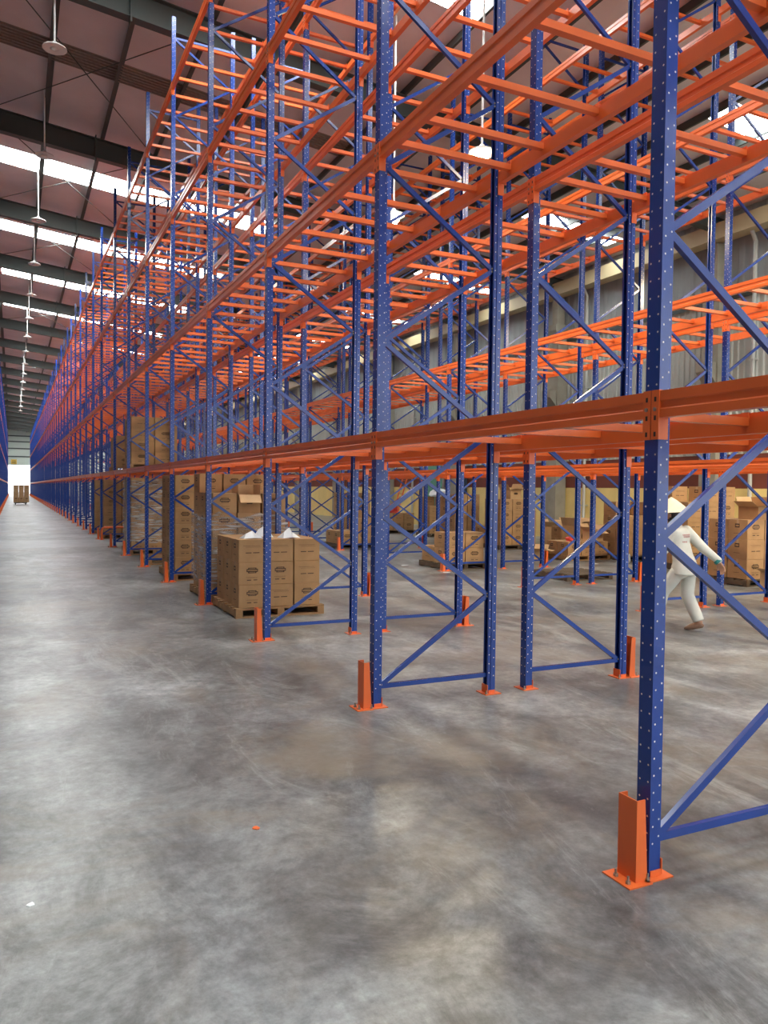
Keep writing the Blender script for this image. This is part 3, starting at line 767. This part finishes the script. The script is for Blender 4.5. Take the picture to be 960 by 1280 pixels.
for i, (x, y, r, M, lb) in enumerate([
        (8.0, 13.7, 0.09, PAPER, 'torn white paper scrap before the small carton load'), (7.85, 15.3, 0.12, PAPER, 'white paper scrap left of the small carton load'),
        (12.3, 14.2, 0.13, PAPER, 'white paper scrap before the low load by the column'), (1.08, 3.67, 0.03, ORANGE, 'tiny orange paint chip on the bare floor in front'),
        (-0.42, 4.92, 0.012, PAPER, 'tiny white speck on the bare aisle floor'), (0.06, 3.36, 0.02, PAPER, 'small pale paper shred on the foreground floor')]):
    rnd = random.Random(i); pts = [(r*math.cos(a)*rnd.uniform(.6, 1.1), r*math.sin(a)*rnd.uniform(.4, .9)) for a in [k*math.pi/3 for k in range(6)]]
    bb = MB().prism(pts, 'z', 0.0005, 0.004, M)
    tag(link('floor_scrap', bb.mesh('floor_scrap'), None, (x, y, 0), i*0.7), lb, 'scrap')

# loaded trolley far down the aisle
tr = link('pallet_truck', None, None, (-0.05, 74.5, 0)); tag(tr, 'low pallet truck carrying cartons far down the open aisle', 'pallet truck')
link('fork_frame', MB().box(0.1, 0.35, 0, 1.25, 0.12, 0.2, RAFT).box(0.9, 1.15, 0, 1.25, 0.12, 0.2, RAFT).box(0.1, 1.15, 1.25, 1.38, 0.1, 0.6, RAFT).mesh('fork_frame'), tr)
for x in (0.22, 1.02):
    link('wheel', MB().tube([(x-0.05, 0.12, 0.08), (x+0.05, 0.12, 0.08)], 0.08, HAIR, 12).mesh('wheel'), tr)
link('handle', MB().tube([(0.62, 1.35, 0.5), (0.62, 1.8, 1.2)], 0.03, RAFT).mesh('handle'), tr)
stack('the trolley load far down the aisle', 0.0, 74.5, 3, 2, 3, 0.42, 0.6, 0.5, z0=0.205, pal=False, vars_=(0, 2))

# ------------------------------------------------------------------ pendant lamps above the open aisle
def pendant(x, y, z, label, lit=False):
    root = link('pendant_lamp', None, None, (x, y, z)); tag(root, label, 'lamp', 'pendant lamps')
    zr = roof_z(x)-0.0-z
    link('rod', MB().tube([(0, 0, 0.10), (0, 0, zr)], 0.018, WHITE, 8).mesh('rod'), root)
    link('shade', MB().lathe([(0.0, 0.13), (0.035, 0.13), (0.05, 0.09), (0.13, 0.06), (0.21, 0.02), (0.215, 0.0), (0.205, 0.0), (0.0, 0.03)], WHITE, 24).mesh('shade', smooth=True), root)
    if lit:
        link('bulb', MB().lathe([(0.0, -0.17), (0.06, -0.155), (0.105, -0.09), (0.09, -0.02), (0.04, 0.03)], BULB, 14).mesh('bulb', smooth=True), root)
    else:
        link('bulb', MB().lathe([(0.0, -0.03), (0.05, -0.025), (0.075, 0.0), (0.05, 0.025)], WHITE, 14).mesh('bulb', smooth=True), root)
ORD = ['nearest', 'second', 'third', 'fourth', 'fifth', 'sixth', 'seventh', 'eighth', 'ninth', 'tenth', 'eleventh', 'twelfth', 'thirteenth', 'fourteenth', 'fifteenth', 'sixteenth']
for k in range(16):
    pendant(0.70, 15.7+5.13*k, 9.70, f'white unlit pendant lamp above the open aisle, {ORD[k]} from the viewer')
for k, (LX, y, nm, en) in enumerate([(6.55, 10.32, 'glowing warm pendant lamp over the second aisle, nearest in view', 300), (6.55, 13.4, 'glowing warm pendant lamp over the second aisle, farther one', 300), (6.55, 5.2, 'added unseen warm pendant lamp over the second aisle beside the viewer', 260),  # the last of these is out of view, added to brighten the floor
        (13.9, 7.6, 'added unseen warm pendant lamp brightening the wall side aisle', 1300), (13.9, 2.4, 'added unseen warm pendant lamp brightening the wall aisle near the side opening', 900)]):  # both added out of view to brighten the wall side
    pendant(LX, y, 6.90, nm, True)
    l = bpy.data.lights.new('lamp_light', 'SPOT'); l.spot_size = math.radians(165); l.spot_blend = 0.35; l.energy = en; l.color = (1.0, 0.82, 0.54); l.shadow_soft_size = 0.07
    lo = bpy.data.objects.new('lamp_light', l); COL.objects.link(lo); lo.location = (LX, y, 6.70)
    lo.parent = [o for o in bpy.data.objects if o.name.startswith('pendant_lamp') and abs(o.location.y-y) < 0.01 and abs(o.location.x-LX) < 0.01][0]; lo.location = (0, 0, -0.32)

# ------------------------------------------------------------------ the worker
def vox(mb, size, smooth, M, name):
    """fuse overlapping volumes into one continuous smooth surface"""
    me = mb.mesh(name); o = bpy.data.objects.new(name, me); COL.objects.link(o)
    r = o.modifiers.new('fuse', 'REMESH'); r.mode = 'VOXEL'; r.voxel_size = size
    if smooth:
        q = o.modifiers.new('soft', 'SMOOTH'); q.iterations = smooth; q.factor = 0.5
    dg = bpy.context.evaluated_depsgraph_get(); dg.update()
    ev = bpy.data.meshes.new_from_object(o.evaluated_get(dg))
    bpy.data.objects.remove(o, do_unlink=True)
    ev.materials.clear(); ev.materials.append(M); ev.name = name
    ev.polygons.foreach_set('use_smooth', [True]*len(ev.polygons)); ev.update()
    return ev
def blob(mb, p, r, n=14):
    rx, ry, rz = r if isinstance(r, tuple) else (r, r, r)
    v = [(p[0], p[1], p[2]-rz)]; m_ = 8
    for i in range(1, m_):
        t = math.pi*i/m_
        v += [(p[0]+rx*math.sin(t)*math.cos(k*2*math.pi/n), p[1]+ry*math.sin(t)*math.sin(k*2*math.pi/n), p[2]-rz*math.cos(t)) for k in range(n)]
    v.append((p[0], p[1], p[2]+rz)); L_ = len(v)-1
    f = [(0, 1+(k+1) % n, 1+k) for k in range(n)]+[(L_, L_-n+k, L_-n+(k+1) % n) for k in range(n)]
    for i in range(m_-2):
        for k in range(n): f.append((1+i*n+k, 1+i*n+(k+1) % n, 1+(i+1)*n+(k+1) % n, 1+(i+1)*n+k))
    mb.add(v, f, SKIN)
def limb(mb, pts, rad, n=12, ends=True):
    mb.tube(pts, list(rad), SKIN, n)
    for i, (p, r) in enumerate(zip(pts, rad)):
        if ends or 0 < i < len(pts)-1: blob(mb, p, r*1.0, n)
def loft(mb, secs, n=22):
    v = []; f = []
    for (c, rx, ry) in secs: v += [(c[0]+rx*math.cos(k*2*math.pi/n), c[1]+ry*math.sin(k*2*math.pi/n), c[2]) for k in range(n)]
    for i in range(len(secs)-1):
        for k in range(n): f.append((i*n+k, i*n+(k+1) % n, (i+1)*n+(k+1) % n, (i+1)*n+k))
    f.append(tuple(range(n-1, -1, -1))); f.append(tuple(range((len(secs)-1)*n, len(secs)*n)))
    mb.add(v, f, SKIN)
# local frame: +y forward (walking direction), +x the person's right, z up
person = link('person', None, None, (7.36, 6.89, 0), math.radians(20)); person.scale = (1.04, 1.04, 0.975)
tag(person, 'walking person in pale work clothes and conical hat, seen from behind', 'person')
HIP = 0.82
J = dict(pel=(0, 0, HIP), wa=(0, 0.03, 0.97), ch=(0, 0.08, 1.16), nk=(0, 0.115, 1.30), nb=(0, 0.13, 1.345), hd=(0, 0.15, 1.42),
         rs=(0.165, 0.06, 1.255), re=(0.255, -0.11, 1.03), rw=(0.31, -0.27, 0.87),
         ls=(-0.165, 0.10, 1.255), le=(-0.215, 0.16, 1.01), lw=(-0.20, 0.34, 0.87),
         rh=(0.085, -0.01, 0.79), rk=(0.095, 0.0, 0.445), ra=(0.10, -0.15, 0.112),
         lh=(-0.085, 0.01, 0.79), lk=(-0.09, 0.22, 0.47), la=(-0.09, 0.30, 0.075))
def V(k, dx=0, dy=0, dz=0): return (J[k][0]+dx, J[k][1]+dy, J[k][2]+dz)
body_mb = MB()
loft(body_mb, [(V('pel', 0, 0, -0.10), 0.11, 0.085), (V('pel'), 0.125, 0.09), (V('wa'), 0.112, 0.082), (V('ch'), 0.135, 0.092), (V('nk', 0, -0.03, -0.04), 0.12, 0.07), (V('nk'), 0.058, 0.056), (V('nb', 0, 0, 0.03), 0.05, 0.052)])
for p in 'rl':
    limb(body_mb, [V(p+'s'), V(p+'e'), V(p+'w')], (0.048, 0.036, 0.026))
    limb(body_mb, [V(p+'h'), V(p+'k'), V(p+'a')], (0.075, 0.052, 0.036))
    limb(body_mb, [V(p+'a'), V(p+'a', 0, 0.07, -0.05 if p == 'r' else -0.03), V(p+'a', 0, 0.13, -0.075 if p == 'r' else -0.04)], (0.036, 0.032, 0.024))
# hands: metacarpals fan out from the wrist, four unequal bent fingers, thumb from the side of the palm
for wk, d, side, curl in (('rw', Vector((0.10, -0.42, -0.90)).normalized(), Vector((0.20, 0.85, -0.35)).normalized(), Vector((-0.9, 0.1, -0.15))),
                          ('lw', Vector((0.0, 0.50, -0.86)).normalized(), Vector((0.25, 0.80, 0.45)).normalized(), Vector((0.9, -0.1, -0.1)))):
    w0 = Vector(J[wk])
    for fi, ln in enumerate((0.070, 0.078, 0.072, 0.056)):
        root_ = w0+d*0.085+side*(0.030-0.020*fi)
        limb(body_mb, [w0+side*(0.012-0.008*fi), w0+d*0.045+side*(0.022-0.0147*fi), root_], (0.016, 0.0145, 0.0115), 8)
        limb(body_mb, [root_, root_+d*ln*0.5+curl*0.008, root_+d*ln*0.8+curl*0.022, root_+d*ln*0.98+curl*0.040], (0.0105, 0.0092, 0.0084, 0.0070), 8)
    limb(body_mb, [w0+d*0.02+side*0.012, w0+d*0.045+side*0.040, w0+d*0.078+side*0.052+curl*0.008, w0+d*0.10+side*0.052+curl*0.018], (0.015, 0.0125, 0.0102, 0.008), 8)
body = link('body', vox(body_mb, 0.0055, 3, SKIN, 'body'), person)
# head with face, joined to the neck
bm = bmesh.new(); bmesh.ops.create_uvsphere(bm, u_segments=24, v_segments=18, radius=1)
for v in bm.verts:
    x, y, z = v.co
    w = 0.074*(1-0.22*max(0, -z))
    fy = 0.094*(1+0.05*z)
    nx, ny, nz = x*w, y*fy, z*0.112
    if y > 0.75 and -0.35 < z < 0.05 and abs(x) < 0.22: ny += 0.020*(1-abs(x)/0.22)          # nose
    if y > 0.55 and 0.05 < z < 0.25 and 0.2 < abs(x) < 0.55: ny -= 0.008                      # eye sockets
    if y > 0.6 and -0.62 < z < -0.45 and abs(x) < 0.4: ny += 0.004                            # lips
    if abs(x) > 0.93 and abs(z) < 0.3: nx += 0.012*(1 if x > 0 else -1)                       # ears
    v.co = (nx, ny, nz)
me = bpy.data.meshes.new('head'); bm.to_mesh(me); bm.free(); me.materials.append(SKIN)
me.polygons.foreach_set('use_smooth', [True]*len(me.polygons))
hd = link('head', me, person, V('hd', 0, 0.015, 0.02))
eb = MB()
for s_ in (-1, 1): eb.lathe([(0.0, -0.009), (0.008, -0.005), (0.009, 0.0), (0.008, 0.005), (0.0, 0.009)], HAIR, 8, (s_*0.028, 0.082, 0.018))
link('eyes', eb.mesh('eyes', smooth=True), hd)
bm = bmesh.new(); bmesh.ops.create_uvsphere(bm, u_segments=20, v_segments=14, radius=1)
for v in list(bm.verts):
    if v.co.y > 0.30+0.5*max(0, v.co.z) and v.co.z < 0.55: bm.verts.remove(v)
for v in bm.verts: v.co = (v.co.x*0.083, v.co.y*0.100-0.004, v.co.z*0.116+0.008)
me = bpy.data.meshes.new('hair'); bm.to_mesh(me); bm.free(); me.materials.append(HAIR)
me.polygons.foreach_set('use_smooth', [True]*len(me.polygons))
link('hair', me, hd)
# clothes
jm = MB()
loft(jm, [(V('pel', 0, -0.005, -0.11), 0.186, 0.152), (V('pel', 0, 0, -0.02), 0.176, 0.140), (V('pel', 0, 0, 0.05), 0.160, 0.126), (V('wa'), 0.142, 0.110), (V('ch', 0, -0.005, -0.05), 0.156, 0.116), (V('ch', 0, -0.005, 0.04), 0.160, 0.112), (V('nk', 0, -0.035, -0.045), 0.172, 0.092), (V('nk', 0, -0.03, -0.015), 0.13, 0.080), (V('nk', 0, -0.005, 0.01), 0.072, 0.068), (V('nk', 0, 0, 0.035), 0.066, 0.064)])
for p in 'rl': limb(jm, [V(p+'s', 0, 0, -0.005), V(p+'e'), V(p+'w', 0, 0, 0.015)], (0.068, 0.060, 0.044), 14, ends=True)
jacket_me = vox(jm, 0.012, 4, SUIT, 'jacket')
link('jacket', jacket_me, person)
tm = MB()
loft(tm, [(V('pel', 0, 0, 0.06), 0.130, 0.102), (V('pel', 0, 0, -0.03), 0.142, 0.112), (V('pel', 0, 0, -0.12), 0.128, 0.098)])
for p in 'rl':
    k_ = Vector(J[p+'k']); a_ = Vector(J[p+'a']); h_ = Vector(J[p+'h'])
    limb(tm, [h_*0.9+k_*0.1, h_*0.45+k_*0.55, k_, k_*0.5+a_*0.5, a_+(k_-a_).normalized()*0.02], (0.088, 0.085, 0.078, 0.072, 0.066), 16, ends=False)
    blob(tm, (h_.x, h_.y, h_.z-0.05), 0.086)
link('trousers', vox(tm, 0.012, 4, SUIT, 'trousers'), person)
for a, s_ in (('ra', -0.30), ('la', 0.02)):
    rx = math.atan2(0.085, 0.13) if a == 'ra' else 0.0
    bm = bmesh.new(); bmesh.ops.create_uvsphere(bm, u_segments=16, v_segments=10, radius=1)
    for v in bm.verts:
        v.co = (v.co.x*0.045*(1.0 if v.co.y > -0.2 else 0.85), v.co.y*0.125, max(-0.6, v.co.z)*0.05*(1.0-0.35*max(0, v.co.y)))
    me = bpy.data.meshes.new('shoe'); bm.to_mesh(me); bm.free(); me.materials.append(SHOE); me.polygons.foreach_set('use_smooth', [True]*len(me.polygons))
    so = link('shoe', me, person, V(a, 0, 0.065, -0.060 if a == 'ra' else -0.044))
    so.rotation_euler = (-0.32 if a == 'ra' else 0.0, 0, 0)
hb = MB().lathe([(0.002, 0.19), (0.06, 0.145), (0.13, 0.075), (0.205, -0.005), (0.21, -0.012), (0.203, -0.010), (0.125, 0.065), (0.055, 0.132), (0.0, 0.175)], STRAW, 36)
ht = link('conical_hat', hb.mesh('conical_hat', smooth=False), person, V('hd', 0, 0.01, 0.065)); ht.rotation_euler = (-0.10, 0.0, 0)
d = (Vector(J['re'])-Vector(J['rw'])).normalized()
link('cuff', MB().tube([Vector(J['rw'])-d*0.012, Vector(J['rw'])+d*0.03], 0.047, TEAL, 14).mesh('cuff'), person)
from mathutils.bvhtree import BVHTree
bvh = BVHTree.FromPolygons([v.co for v in jacket_me.vertices], [tuple(p.vertices) for p in jacket_me.polygons])
pb = MB()
for z, x0, x1, n_ in ((1.205, -0.095, 0.085, 12), (1.182, -0.085, 0.075, 14), (1.12, -0.10, -0.03, 4)):
    for i in range(n_):
        u0 = x0+(x1-x0)*i/n_; u1 = u0+(x1-x0)/n_*0.72; q = []
        for uu, zz in ((u0, z-0.008), (u1, z-0.008), (u1, z+0.008), (u0, z+0.008)):
            hit = bvh.ray_cast(Vector((uu, -1, zz)), Vector((0, 1, 0)))[0]
            if hit: q.append((hit.x, hit.y-0.0015, hit.z))
        if len(q) == 4: pb.add(q, [(0, 1, 2, 3)], REDPRINT)
link('back_print', pb.mesh('back_print', fix=False), person)
